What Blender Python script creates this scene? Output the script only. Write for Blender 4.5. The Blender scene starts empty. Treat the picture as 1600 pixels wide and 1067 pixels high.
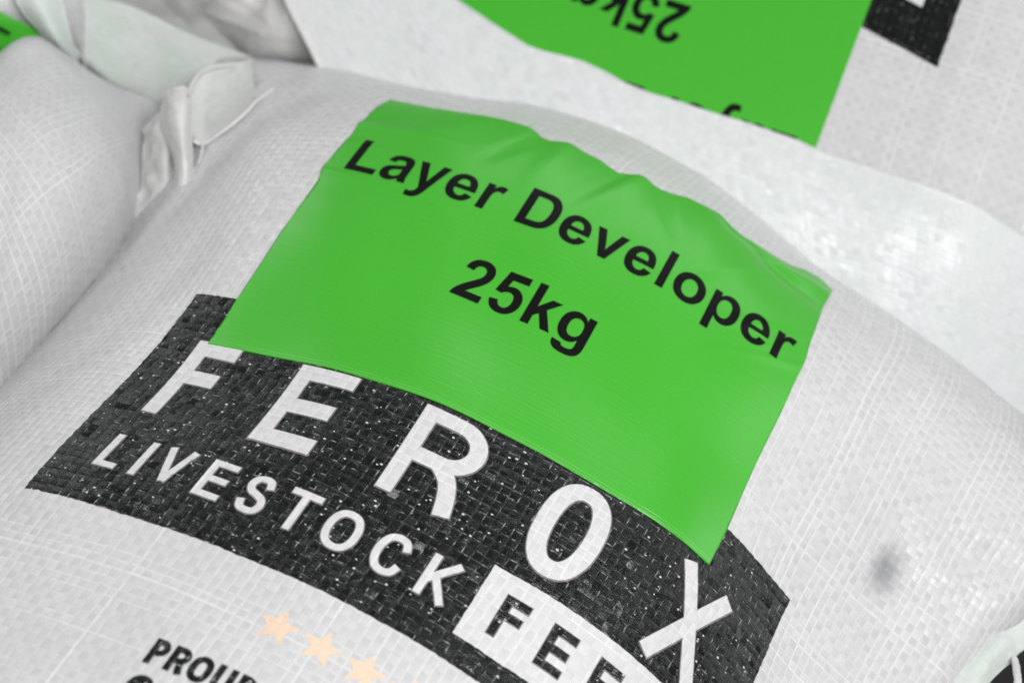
import bpy, math, random
import numpy as np
from mathutils import Matrix, Vector
from mathutils.geometry import delaunay_2d_cdt

# ---------------------------------------------------------------- camera, world, lamps
scene = bpy.context.scene
COL = scene.collection
MM = 0.001

cam_data = bpy.data.cameras.new("camera")
cam = bpy.data.objects.new("camera", cam_data)
COL.objects.link(cam)
cam_data.sensor_width = 22.3
cam_data.lens = 40.0
cam_data.clip_start = 0.02
cam_data.clip_end = 50.0
_R = np.array([[0.902595,-0.397704,0.164785],[0.395334,0.614243,-0.682947],[0.170392,0.681569,0.711639]])
_L = np.array([143.88,-604.39,810])
_m = Matrix.Identity(4)
for _i in range(3):
    for _j in range(3):
        _m[_i][_j] = float(_R[_i, _j])
    _m[_i][3] = float(_L[_i]) * MM
cam.matrix_world = _m
cam_data.dof.use_dof = True
cam_data.dof.focus_distance = 0.815
cam_data.dof.aperture_fstop = 4.2
scene.camera = cam

world = bpy.data.worlds.new("World")
scene.world = world
world.use_nodes = True
world.node_tree.nodes["Background"].inputs[0].default_value = (0.97, 0.985, 1.0, 1)
world.node_tree.nodes["Background"].inputs[1].default_value = 0.205

CAMV = Vector([float(a) * MM for a in _L])
C_RIGHT = Vector(_R[:, 0]); C_UP = Vector(_R[:, 1]); C_BACK = Vector(_R[:, 2])


def area_lamp(name, loc, target, size, size_y, power, colour=(1, 1, 1)):
    d = bpy.data.lights.new(name, 'AREA')
    d.shape = 'RECTANGLE'
    d.size, d.size_y = size, size_y
    d.energy = power
    d.color = colour
    o = bpy.data.objects.new(name, d)
    COL.objects.link(o)
    o.location = loc
    o.rotation_euler = (Vector(target) - Vector(loc)).to_track_quat('-Z', 'Y').to_euler()
    return o


# broad soft light from the right and above, a ceiling tube, a small hard lamp near the lens
area_lamp("overhead_light", (0.75, -1.05, 2.15), (0.0, 0.0, 0.15), 1.2, 0.9, 49, (1.0, 0.99, 0.985))
area_lamp("ceiling_tube", (-0.1, 2.3, 1.75), (0, 0, 0.2), 1.9, 0.3, 8.5, (0.97, 0.99, 1.0))
area_lamp("doorway_left", (-2.15, 1.35, 1.15), (-0.1, 0, 0.18), 0.9, 0.5, 6.5, (0.98, 0.99, 1.0))
area_lamp("doorway_right", (2.05, 1.6, 0.9), (0.1, 0, 0.18), 1.2, 0.5, 7, (0.98, 0.99, 1.0))
area_lamp("ceiling_tube_far", (1.5, 1.0, 2.3), (0, 0, 0.2), 0.16, 1.3, 7, (0.97, 0.99, 1.0))
area_lamp("small_lamp", tuple(CAMV + C_UP * 0.15 + C_BACK * 0.1), (0.03, -0.1, 0.18), 0.09, 0.05, 1.2, (1, 1, 1))

scene.view_settings.view_transform = 'Standard'
scene.view_settings.look = 'None'
scene.view_settings.exposure = 0.0
scene.view_settings.gamma = 1.0
scene.render.engine = 'CYCLES'
scene.cycles.max_bounces = 8

rng = np.random.default_rng(7)

# ---------------------------------------------------------------- node helpers
class NT:
    def __init__(self, name):
        self.mat = bpy.data.materials.new(name)
        self.mat.use_nodes = True
        self.t = self.mat.node_tree
        self.b = self.t.nodes["Principled BSDF"]
        self.out = self.t.nodes["Material Output"]

    def n(self, kind, **kw):
        nd = self.t.nodes.new(kind)
        for k, v in kw.items():
            setattr(nd, k, v)
        return nd

    def put(self, sock, v):
        if isinstance(v, bpy.types.NodeSocket):
            self.t.links.new(v, sock)
        elif isinstance(v, (tuple, list)):
            sock.default_value = tuple(v) + ((1,) if len(v) == 3 and sock.type == 'RGBA' else ())
        else:
            sock.default_value = v

    def m(self, op, a, b=None, c=None, clamp=False):
        nd = self.n("ShaderNodeMath", operation=op, use_clamp=clamp)
        self.put(nd.inputs[0], a)
        if b is not None:
            self.put(nd.inputs[1], b)
        if c is not None:
            self.put(nd.inputs[2], c)
        return nd.outputs[0]

    def mix(self, f, a, b):
        nd = self.n("ShaderNodeMix", data_type='RGBA')
        self.put(nd.inputs[0], f)
        self.put(nd.inputs[6], a)
        self.put(nd.inputs[7], b)
        return nd.outputs[2]

    def comb(self, x, y, z=0.0):
        nd = self.n("ShaderNodeCombineXYZ")
        for s, v in zip(nd.inputs, (x, y, z)):
            self.put(s, v)
        return nd.outputs[0]

    def white(self, x, y=None, dim='2D'):
        nd = self.n("ShaderNodeTexWhiteNoise", noise_dimensions='2D')
        self.put(nd.inputs["Vector"], self.comb(x, y if y is not None else 0.37))
        return nd.outputs["Value"], nd.outputs["Color"]

    def noise(self, vec, scale, detail=2.0, rough=0.5):
        nd = self.n("ShaderNodeTexNoise", noise_dimensions='3D')
        self.put(nd.inputs["Vector"], vec)
        nd.inputs["Scale"].default_value = scale
        nd.inputs["Detail"].default_value = detail
        nd.inputs["Roughness"].default_value = rough
        return nd.outputs[0]

    def smooth(self, x, a, b):
        nd = self.n("ShaderNodeMapRange", interpolation_type='SMOOTHSTEP')
        self.put(nd.inputs[0], x)
        nd.inputs[1].default_value = a
        nd.inputs[2].default_value = b
        return nd.outputs[0]

    def uv(self):
        nd = self.n("ShaderNodeUVMap")
        s = self.n("ShaderNodeSeparateXYZ")
        self.t.links.new(nd.outputs[0], s.inputs[0])
        return s.outputs[0], s.outputs[1]

    def sep(self, c):
        s = self.n("ShaderNodeSeparateColor")
        self.t.links.new(c, s.inputs[0])
        return s.outputs


def weave(k, wildness=2.6):
    """woven flat tapes: returns per-cell random, light line mask, height, sub-cell values"""
    m = k.m
    U, V = k.uv()
    iu, iv = m('FLOOR', U), m('FLOOR', V)
    fu, fv = m('FRACT', U), m('FRACT', V)
    par = m('FLOORED_MODULO', m('ADD', iu, iv), 2.0)          # 1: tape along v on top
    npar = m('SUBTRACT', 1.0, par)
    rc, col = k.white(iu, iv)
    r1, r2, r3 = k.sep(col)[:3]
    ru, cu = k.white(iu, 11.3)
    rv, cv = k.white(iv, 57.1)
    cu, cv = k.sep(cu), k.sep(cv)
    # light lines: folded tape edges that run on for a long way
    wob = k.noise(k.comb(m('MULTIPLY', U, 0.11), m('MULTIPLY', V, 0.11)), 1.0, 1.0)
    wob = m('MULTIPLY', m('SUBTRACT', wob, 0.5), 0.7)

    def lines(f, r, c, along, other):
        pos = m('MULTIPLY_ADD', c[1], 0.16, 0.42)
        d = m('ABSOLUTE', m('SUBTRACT', m('FRACT', m('ADD', m('MULTIPLY', wob, 0.25), m('ADD', f, 0.5))), pos))
        wid = m('MULTIPLY_ADD', c[2], 0.12, 0.07)
        core = m('SUBTRACT', 1.0, m('DIVIDE', d, wid), clamp=True)
        core = m('MULTIPLY', core, m('MULTIPLY_ADD', m('POWER', r, 2.2), 1.0, 0.05))
        fade = k.smooth(k.noise(k.comb(m('MULTIPLY', other, 3.1), m('MULTIPLY', along, 0.16)), 1.0, 2.0), 0.38, 0.62)
        return m('MULTIPLY', core, m('MULTIPLY_ADD', fade, 0.6, 0.4))

    def folds(f, c, along, other):
        """a tape folded over on itself: one or two thin lines inside the tape"""
        out = 0.0
        for q, sft in ((c[0], 0.0), (c[2], 0.17)):
            d = m('ABSOLUTE', m('SUBTRACT', m('ADD', f, m('MULTIPLY', wob, 0.6)), m('MULTIPLY_ADD', q, 0.5, 0.2 + sft)))
            core = m('SUBTRACT', 1.0, m('DIVIDE', d, 0.055), clamp=True)
            core = m('MULTIPLY', core, m('GREATER_THAN', c[1], 0.74))
            out = core if isinstance(out, float) else m('MAXIMUM', out, core)
        fade = k.smooth(k.noise(k.comb(m('MULTIPLY', other, 5.3), m('MULTIPLY', along, 0.13), 4.0), 1.0, 2.0), 0.40, 0.58)
        return m('MULTIPLY', m('MULTIPLY', out, fade), 0.45)
    lu = m('MAXIMUM', lines(fu, ru, cu, V, iu), folds(fu, cu, V, iu))
    lv = m('MAXIMUM', lines(fv, rv, cv, U, iv), folds(fv, cv, U, iv))
    line = m('MAXIMUM', lu, lv)
    # facets: every visible square of tape lies at its own small tilt
    tu, tv = m('SUBTRACT', fu, 0.5), m('SUBTRACT', fv, 0.5)
    tilt = m('ADD', m('MULTIPLY', m('SUBTRACT', r1, 0.5), tu), m('MULTIPLY', m('SUBTRACT', r2, 0.5), tv))
    a = m('MULTIPLY', m('MULTIPLY', tu, tu), 4.0)
    b = m('MULTIPLY', m('MULTIPLY', tv, tv), 4.0)
    edge = m('ADD', m('MULTIPLY', par, m('POWER', a, 4.0)), m('MULTIPLY', npar, m('POWER', b, 4.0)))
    arch = m('ADD', m('MULTIPLY', par, b), m('MULTIPLY', npar, a))
    # fibres drawn along the tape on top
    fw = k.noise(k.comb(m('MULTIPLY', U, 7.0), m('MULTIPLY', V, 0.7)), 1.0, 3.0)
    ff = k.noise(k.comb(m('MULTIPLY', U, 0.7), m('MULTIPLY', V, 7.0), 3.0), 1.0, 3.0)
    fib = m('ADD', m('MULTIPLY', par, fw), m('MULTIPLY', npar, ff))
    wild = m('MULTIPLY_ADD', m('POWER', r3, 3.0), wildness, 0.35)
    h = m('MULTIPLY_ADD', tilt, wild, m('MULTIPLY', edge, -0.16))
    h = m('MULTIPLY_ADD', arch, -0.12, h)
    h = m('MULTIPLY_ADD', fib, 0.22, h)
    h = m('MULTIPLY_ADD', line, 0.16, h)
    return dict(U=U, V=V, fu=fu, fv=fv, iu=iu, iv=iv, r=rc, ru=ru, rv=rv, r1=r1, r2=r2, r3=r3, line=line, lu=lu, lv=lv,
                h=h, fib=fib, edge=edge, par=par, tu=tu, tv=tv)


def bump(k, h, dist, strength=1.0):
    nd = k.n("ShaderNodeBump")
    nd.inputs["Strength"].default_value = strength
    nd.inputs["Distance"].default_value = dist
    k.put(nd.inputs["Height"], h)
    k.t.links.new(nd.outputs[0], k.b.inputs["Normal"])


PITCH = 4.5          # mm, width of one tape


def mat_white(name, dist=0.0006, stain=None, base=0.605, line_gain=0.85, rough=0.21):
    k = NT(name)
    w = weave(k, 0.9)
    m = k.m
    v = m('MULTIPLY_ADD', m('SUBTRACT', w['r'], 0.5), 0.03, base)
    v = m('MULTIPLY_ADD', w['par'], -0.035, v)
    v = m('MULTIPLY_ADD', m('SUBTRACT', w['fib'], 0.5), 0.06, v)
    big = k.noise(k.comb(m('MULTIPLY', w['U'], 0.05), m('MULTIPLY', w['V'], 0.05)), 1.0, 3.0)
    v = m('MULTIPLY_ADD', m('SUBTRACT', big, 0.5), 0.06, v)
    col = k.mix(v, (0, 0, 0), (1.0, 0.988, 0.996))
    eg = m('MAXIMUM', m('MULTIPLY', k.smooth(m('ABSOLUTE', w['tu']), 0.30, 0.5), m('MULTIPLY_ADD', w['ru'], 1.2, 0.1)), m('MULTIPLY', k.smooth(m('ABSOLUTE', w['tv']), 0.30, 0.5), m('MULTIPLY_ADD', w['rv'], 1.2, 0.1)))
    col = k.mix(m('MULTIPLY', eg, m('MULTIPLY_ADD', w['r2'], 0.35, 0.2)), col, (0.78, 0.79, 0.805))
    col = k.mix(m('MULTIPLY', w['line'], 0.72 * line_gain), col, (0.90, 0.915, 0.93))
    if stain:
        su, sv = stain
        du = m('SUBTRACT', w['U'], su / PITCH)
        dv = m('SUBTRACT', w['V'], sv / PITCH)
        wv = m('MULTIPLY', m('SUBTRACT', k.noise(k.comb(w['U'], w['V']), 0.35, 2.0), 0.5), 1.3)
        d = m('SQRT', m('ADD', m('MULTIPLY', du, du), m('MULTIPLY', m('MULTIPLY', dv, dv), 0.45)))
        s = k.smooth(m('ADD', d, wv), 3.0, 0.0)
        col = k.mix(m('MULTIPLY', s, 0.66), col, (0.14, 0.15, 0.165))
    k.put(k.b.inputs["Base Color"], col)
    k.put(k.b.inputs["Roughness"], m('MULTIPLY_ADD', w['r3'], 0.28, rough))
    k.b.inputs["IOR"].default_value = 1.48
    bump(k, w['h'], dist)
    return k.mat


def mat_black(name, dist=0.0011, specks=1.0):
    k = NT(name)
    w = weave(k, 3.4)
    m = k.m
    # gaps in the ink: pin-holes, scuffed tape edges; tape glints painted as pale lines
    rr, cc = k.white(m('FLOOR', m('MULTIPLY', w['U'], 3.0)), m('FLOOR', m('MULTIPLY', w['V'], 4.0)))
    c3 = k.sep(cc)
    patch = k.smooth(k.noise(k.comb(m('MULTIPLY', w['U'], 0.16), m('MULTIPLY', w['V'], 0.16)), 1.0, 2.0), 0.42, 0.62)
    px = m('SUBTRACT', m('FRACT', m('MULTIPLY', w['U'], 3.0)), 0.5)
    py = m('SUBTRACT', m('FRACT', m('MULTIPLY', w['V'], 4.0)), 0.5)
    rad = m('MULTIPLY_ADD', c3[1], 0.35, 0.12)
    hole = m('LESS_THAN', m('ADD', m('MULTIPLY', px, px), m('MULTIPLY', py, py)), m('MULTIPLY', rad, rad))
    hole = m('MULTIPLY', hole, m('GREATER_THAN', rr, m('MULTIPLY_ADD', patch, -0.022, 0.994)))
    eu = m('ABSOLUTE', w['tu'])
    ev = m('ABSOLUTE', w['tv'])
    scuff_glint = m('MAXIMUM', m('MULTIPLY', m('GREATER_THAN', eu, 0.445), k.smooth(k.noise(k.comb(m('MULTIPLY', w['U'], 4.0), m('MULTIPLY', w['V'], 0.9)), 1.0, 3.0), 0.53, 0.66)),
           m('MULTIPLY', m('GREATER_THAN', ev, 0.445), k.smooth(k.noise(k.comb(m('MULTIPLY', w['U'], 0.9), m('MULTIPLY', w['V'], 4.0), 5.0), 1.0, 3.0), 0.54, 0.67)))
    dash = m('ADD', m('MULTIPLY', w['par'], k.smooth(k.noise(k.comb(m('MULTIPLY', w['U'], 9.0), m('MULTIPLY', w['V'], 1.1), 9.0), 1.0, 2.0), 0.66, 0.76)),
             m('MULTIPLY', m('SUBTRACT', 1.0, w['par']), k.smooth(k.noise(k.comb(m('MULTIPLY', w['U'], 1.1), m('MULTIPLY', w['V'], 9.0), 7.0), 1.0, 2.0), 0.66, 0.76)))
    scuff_glint = m('MAXIMUM', scuff_glint, m('MULTIPLY', dash, 0.7))
    col = k.mix(m('MULTIPLY', scuff_glint, 0.6 * specks), (0.0045, 0.006, 0.0056), (0.55, 0.57, 0.57))
    col = k.mix(m('MULTIPLY', w['line'], 0.05), col, (0.6, 0.62, 0.62))
    col = k.mix(m('MULTIPLY', hole, 0.8 * specks), col, (0.75, 0.76, 0.77))
    k.put(k.b.inputs["Base Color"], col)
    k.put(k.b.inputs["Roughness"], m('MULTIPLY_ADD', w['r2'], 0.16, 0.07))
    k.b.inputs["Specular IOR Level"].default_value = 0.42
    fine = k.noise(k.comb(w['U'], w['V']), 5.5, 2.0, 0.6)
    h = m('MULTIPLY_ADD', fine, 0.16, w['h'])
    bump(k, h, dist)
    return k.mat


def mat_label(name, col=(0.056, 0.438, 0.025), rough=0.33, ribs=True):
    k = NT(name)
    m = k.m
    U, V = k.uv()
    n1 = k.noise(k.comb(m('MULTIPLY', U, 0.12), m('MULTIPLY', V, 2.8)), 1.0, 4.0, 0.6)
    n2 = k.noise(k.comb(U, V), 9.0, 2.0)
    rr, cc = k.white(m('FLOOR', m('MULTIPLY', U, 13.0)), m('FLOOR', m('MULTIPLY', V, 13.0)))
    dust = m('MULTIPLY', m('GREATER_THAN', rr, 0.9975), 0.40)
    c = k.mix(m('MULTIPLY', n1, 0.25), col, tuple(a * 0.88 for a in col))
    c = k.mix(dust, c, (0.35, 0.6, 0.3))
    k.put(k.b.inputs["Base Color"], c)
    k.put(k.b.inputs["Roughness"], m('MULTIPLY_ADD', n2, 0.12, rough - 0.06))
    k.b.inputs['Specular IOR Level'].default_value = 0.5
    h = m('MULTIPLY_ADD', n2, 0.25, m('MULTIPLY', n1, 1.0 if ribs else 0.2))
    bump(k, h, 0.00009)
    return k.mat


def mat_ink(name, col=(0.006, 0.006, 0.006), rough=0.4):
    k = NT(name)
    U, V = k.uv()
    n2 = k.noise(k.comb(U, V), 9.0, 2.0)
    k.put(k.b.inputs["Base Color"], col)
    k.put(k.b.inputs["Roughness"], k.m('MULTIPLY_ADD', n2, 0.15, rough - 0.07))
    k.b.inputs['Specular IOR Level'].default_value = 0.09
    bump(k, n2, 0.00006)
    return k.mat


def mat_tint(name, col, dist=0.0006):
    """weave printed in a solid ink"""
    k = NT(name)
    w = weave(k)
    m = k.m
    v = m('MULTIPLY_ADD', w['line'], 0.18, m('MULTIPLY', w['r'], 0.12))
    k.put(k.b.inputs["Base Color"], k.mix(v, col, (0.9, 0.8, 0.7)))
    k.b.inputs["Roughness"].default_value = 0.4
    bump(k, w['h'], dist)
    return k.mat


def mat_film(name, tint=(0.80, 0.82, 0.82), trans=0.3, green=None, crumple=0.6, rough=0.14):
    """thin unlaminated cloth: lets a little light through, crumpled gloss"""
    k = NT(name)
    w = weave(k)
    m = k.m
    big = k.noise(k.comb(m('MULTIPLY', w['U'], 0.3), m('MULTIPLY', w['V'], 0.3)), 1.0, 4.0, 0.6)
    fine = k.noise(k.comb(w['U'], w['V']), 1.4, 3.0, 0.65)
    v = m('MULTIPLY_ADD', m('SUBTRACT', w['r'], 0.5), 0.05, m('MULTIPLY_ADD', m('SUBTRACT', fine, 0.5), 0.16, 1.0))
    col = k.mix(m('SUBTRACT', v, 0.12, clamp=True), (0, 0, 0), tint)
    col = k.mix(m('MULTIPLY', w['line'], 0.35), col, (0.9, 0.91, 0.92))
    if green:
        g = k.smooth(k.noise(k.comb(m('MULTIPLY', w['U'], 0.13), m('MULTIPLY', w['V'], 0.13), 2.0), 1.0, 2.0), 0.36, 0.6)
        col = k.mix(m('MULTIPLY', g, green[1]), col, green[0])
    k.put(k.b.inputs["Base Color"], col)
    k.put(k.b.inputs["Roughness"], m('MULTIPLY_ADD', big, 0.25, rough))
    h = m('MULTIPLY_ADD', big, 3.0 * crumple, m('MULTIPLY_ADD', fine, 0.9 * crumple, m('MULTIPLY', w['h'], 0.6)))
    bump(k, h, 0.0007)
    tr = k.n("ShaderNodeBsdfTranslucent")
    k.put(tr.inputs[0], col)
    ms = k.n("ShaderNodeMixShader")
    ms.inputs[0].default_value = trans
    k.t.links.new(k.b.outputs[0], ms.inputs[1])
    k.t.links.new(tr.outputs[0], ms.inputs[2])
    k.t.links.new(ms.outputs[0], k.out.inputs[0])
    return k.mat


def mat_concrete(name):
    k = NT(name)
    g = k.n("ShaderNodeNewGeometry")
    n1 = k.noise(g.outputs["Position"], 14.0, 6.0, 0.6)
    k.put(k.b.inputs["Base Color"], k.mix(n1, (0.010, 0.010, 0.013), (0.028, 0.027, 0.030)))  # base darkened to near black to stand in for shade between the sacks
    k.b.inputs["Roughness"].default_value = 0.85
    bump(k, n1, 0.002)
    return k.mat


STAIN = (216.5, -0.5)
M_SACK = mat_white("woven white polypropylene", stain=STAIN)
M_PRINT_WHITE = mat_white("unprinted white weave", base=0.655, line_gain=0.8)
M_FAR = mat_white("woven white polypropylene, older", dist=0.0006, base=0.59, rough=0.33)
M_BLACK = mat_black("black print on weave")
M_BLACK_FAR = mat_black("black print on weave, older", 0.0004, 0.3)
M_HALO = mat_tint("grey rim of ink", (0.13, 0.125, 0.13))
M_GREEN = mat_label("green label film")
M_GREEN_EDGE = mat_label("green label heat seal", (0.20, 0.56, 0.16), 0.35)
M_INK = mat_ink("black label ink")
M_STAR = mat_tint("pale orange print", (0.82, 0.62, 0.455))
M_FLAP = mat_film("thin white cloth", (0.90, 0.91, 0.92), 0.12, green=((0.70, 0.80, 0.73), 0.25), crumple=0.3, rough=0.2)
M_PALE = mat_film("pale green lining cloth", (0.85, 0.885, 0.86), 0.15, green=((0.58, 0.72, 0.62), 0.5), crumple=0.25, rough=0.4)
M_GATHER = mat_film("crumpled white cloth", (0.95, 0.945, 0.935), 0.35, crumple=0.5, rough=0.35)
M_EAR = mat_film("inside of the cloth", (0.76, 0.77, 0.75), 0.1, crumple=0.15, rough=0.5)
M_HEM = mat_film("white hem tape", (0.84, 0.84, 0.83), 0.1, crumple=0.3, rough=0.35)
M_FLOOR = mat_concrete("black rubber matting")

# ---------------------------------------------------------------- object helpers
def link(name, mesh, mat, parent=None):
    o = bpy.data.objects.new(name, mesh)
    COL.objects.link(o)
    if mat is not None:
        mesh.materials.append(mat)
    if parent is not None:
        o.parent = parent
        o.matrix_parent_inverse = Matrix.Translation(-Vector(parent['_org']))
    return o


def thing(name, label, cat, loc, group=None):
    o = bpy.data.objects.new(name, None)
    COL.objects.link(o)
    o.empty_display_size = 0.05
    o.location = loc
    o['_org'] = tuple(float(a) for a in loc)
    o['label'] = label
    o['category'] = cat
    if group:
        o['group'] = group
    return o


def sub(o, parent):
    """make o a child of a part that itself sits at the thing's origin"""
    o.parent = parent
    return o


def mesh_from(verts, faces, uvs=None, smooth=True):
    """verts (n,3) metres, faces (m,3|4) ints, uvs per vertex"""
    me = bpy.data.meshes.new("mesh")
    faces = np.asarray(faces, np.int32)
    nv, (nf, k) = len(verts), faces.shape
    me.vertices.add(nv)
    me.vertices.foreach_set("co", np.ascontiguousarray(verts, np.float32).ravel())
    me.loops.add(nf * k)
    me.loops.foreach_set("vertex_index", faces.ravel())
    me.polygons.add(nf)
    me.polygons.foreach_set("loop_start", np.arange(0, nf * k, k, dtype=np.int32))
    me.polygons.foreach_set("loop_total", np.full(nf, k, np.int32))
    me.polygons.foreach_set("use_smooth", np.full(nf, smooth, bool))
    if uvs is not None:
        lay = me.uv_layers.new(name="UVMap")
        lay.data.foreach_set("uv", np.ascontiguousarray(np.asarray(uvs)[faces.ravel()], np.float32).ravel())
    me.update()
    me.validate()
    return me


def grid_faces(nr, nc):
    i = np.arange(nr * nc).reshape(nr, nc)
    return np.stack([i[:-1, :-1], i[:-1, 1:], i[1:, 1:], i[1:, :-1]], -1).reshape(-1, 4)


# ---------------------------------------------------------------- the main sack's upper cloth as a surface S(u, v)
CTRL = np.array([[[-325.8,-408.1,-41.7],[-309.4,-387.7,71.3],[-248.2,-394.9,108.5],[-187.6,-391.2,167.3],[-116.3,-398.4,166.1],[-39.6,-393.7,208.6],[30,-395,203.6],[106.9,-394.4,171.4],[171.4,-394.5,137.5],[233.5,-393.6,90.6],[299,-390.3,57.6],[359.1,-399.6,1.7]],[[-354.6,-313.9,13.9],[-296.9,-317.8,55.2],[-248,-317.2,115],[-184.8,-319.4,153.6],[-116.4,-318.3,192.9],[-41.6,-320.6,198.4],[34.8,-320.6,195.2],[105.7,-320.4,174.1],[170.6,-318.9,134.8],[233.6,-317.8,95.5],[296.3,-317.3,53.3],[361.6,-313.9,18.6]],[[-341.1,-244.2,-7.7],[-292.5,-241.7,53.7],[-244,-243.2,109.5],[-184.9,-243.1,159.4],[-111.6,-245.6,172.4],[-41.5,-244.8,204],[34.9,-245.6,206.4],[106.5,-245,176.3],[170.4,-244.2,137.8],[231.8,-243.1,93.6],[296.7,-241.6,56.6],[358.8,-242.4,13]],[[-332,-172,-12.2],[-278.2,-168.2,41.7],[-241.5,-168.3,107.8],[-186,-168.5,161.6],[-113.6,-169,191.4],[-40.2,-170.2,196.8],[33,-170.8,192.4],[105.4,-170.6,176.1],[168.8,-168.8,135.1],[231.2,-167.8,95.9],[295.4,-167.4,55.9],[363.8,-163.4,26.5]],[[-312.4,-95.9,-33.9],[-267.8,-93.8,34.9],[-229.7,-94.6,95.9],[-183.3,-94.5,159.1],[-108.4,-96.4,170.5],[-38.1,-93.5,207.7],[37.8,-96.7,203.8],[116.9,-95.3,201.7],[168.4,-94.4,140.8],[229.9,-93.1,95.2],[303.9,-91.8,72.9],[367.9,-98,38.4]],[[-316.8,-11.4,-19.1],[-251.8,-18.9,25.7],[-234.9,-20.2,104.7],[-178.9,-20.4,154.7],[-114.6,-18.7,196.7],[-40.8,-21.2,195.3],[35.3,-18.8,201.6],[111.7,-22.8,182.2],[170.9,-18.4,138.7],[240.5,-17.6,113.5],[314.8,-26.4,101.5],[385.7,-23.2,77.2]],[[-336.8,52,-13.3],[-271.2,59.9,42.6],[-228.9,53.3,100.9],[-192.4,52.5,175],[-114.8,55.2,195.2],[-40.8,56.1,211.1],[35.2,54,207.1],[111.5,54.1,204.2],[181.3,50.5,174.7],[254.1,43.9,156.3],[326.8,41.5,135.4],[398,35.9,117.9]],[[-372.8,107.8,36.7],[-315.8,110.8,78.5],[-260.2,121.7,132.3],[-188.7,129.4,164.6],[-119,134.9,196.7],[-42.2,131.4,202.2],[36.2,134.7,212.3],[104.8,126.2,176.9],[187,129.7,177.8],[258.1,123.7,150.3],[329.5,119.5,133],[405.6,116,115.3]],[[-397.8,184.2,58.4],[-327.5,190.7,88.1],[-256.3,199.8,115.2],[-184.9,200.1,136],[-108.5,191.9,140],[-39.2,199.9,167.2],[33.8,196.5,160.6],[104.8,188.7,140.7],[176.6,189.6,125.2],[246.5,178.7,98.8],[323.8,186,94.3],[392.2,177.5,71.6]],[[-388.5,254.9,27.7],[-316.7,257.9,47.3],[-243.8,253.6,62.1],[-170.4,250.8,79.1],[-104.6,263.6,115],[-40.4,274.2,155.1],[40.2,272.7,150.9],[93,248.5,90.3],[167.7,239.5,73.4],[241.6,242.9,60.3],[313.3,237.7,41.7],[390.8,245.1,35.8]],[[-387.8,317.8,-6.4],[-307.5,316.6,11.4],[-237.1,323,34.8],[-161.2,318.9,45.8],[-94.9,327.6,74.1],[-39.1,345,125.3],[42.6,338.8,115],[99.6,326.9,80.2],[159.4,310.3,33.1],[230.6,298.4,9.7],[307.7,304.5,2.3],[372.9,290.1,-28.1]],[[-167.4,455.9,-18.1],[-322.9,441.4,-65.9],[-176.2,363.7,-77.8],[-159.9,339.4,-38.7],[-88.6,408.5,101.8],[-34.1,408.2,124.7],[12.4,443.3,175.5],[70.4,336.3,-70.3],[159.1,294.8,3.4],[246.5,370.2,11.5],[267.6,312.9,-97.2],[552.7,403.5,218.8]]])                      # 12 x 12 control points, mm
KN, SU0, SV0 = 75.0, -340.0, -320.0


def _b(t):
    i = np.floor(t).astype(int)
    f = (t - i)[:, None]
    b = np.concatenate([(1 - f) ** 3, 3 * f ** 3 - 6 * f ** 2 + 4, -3 * f ** 3 + 3 * f ** 2 + 3 * f + 1, f ** 3], 1) / 6
    d = np.concatenate([-(1 - f) ** 2, 3 * f ** 2 - 4 * f, -3 * f ** 2 + 2 * f + 1, f ** 2], 1) / 2
    return i, b, d


def spline(u, v):
    iu, bu, du = _b((u - SU0) / KN)
    iv, bv, dv = _b((v - SV0) / KN)
    P = np.zeros((len(u), 3)); A = P.copy(); B = P.copy()
    for a in range(4):
        for b in range(4):
            c = CTRL[iv + a, iu + b]
            P += c * (bv[:, a] * bu[:, b])[:, None]
            A += c * (bv[:, a] * du[:, b])[:, None]
            B += c * (dv[:, a] * bu[:, b])[:, None]
    A /= np.linalg.norm(A, axis=1)[:, None]
    B /= np.linalg.norm(B, axis=1)[:, None]
    return P, A, B


def roll(d, t, straight, r, amax=2.0):
    """walk a distance d along tangent t, then bend down round a curve"""
    s = np.maximum(d - straight, 0)
    th = np.minimum(s / r, amax)
    rest = s - th * r
    fwd = np.minimum(d, straight) + r * np.sin(th) + rest * math.cos(amax)
    dn = r * (1 - np.cos(th)) + rest * math.sin(amax)
    out = t * fwd[:, None]
    out[:, 2] -= dn
    return out


UMIN, VMIN = -278.0, -300.0


def wob(u, v):
    """slow wander of the tapes, so that the weave is not ruled"""
    du = 1.1 * np.sin(v * 0.021 + 0.6 * np.sin(u * 0.013)) + 0.5 * np.sin(v * 0.063 + u * 0.02)
    dv = 1.1 * np.sin(u * 0.019 + 0.7 * np.sin(v * 0.011) + 1.0) + 0.5 * np.sin(u * 0.057 - v * 0.017)
    return (u + du) / PITCH, (v + dv) / PITCH


def relief(u, v):
    U, V = wob(u, v)
    w = np.abs(np.sin(np.pi * U) * np.sin(np.pi * V))
    return 0.20 * w ** 0.6 + slow_relief(u, v)


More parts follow.
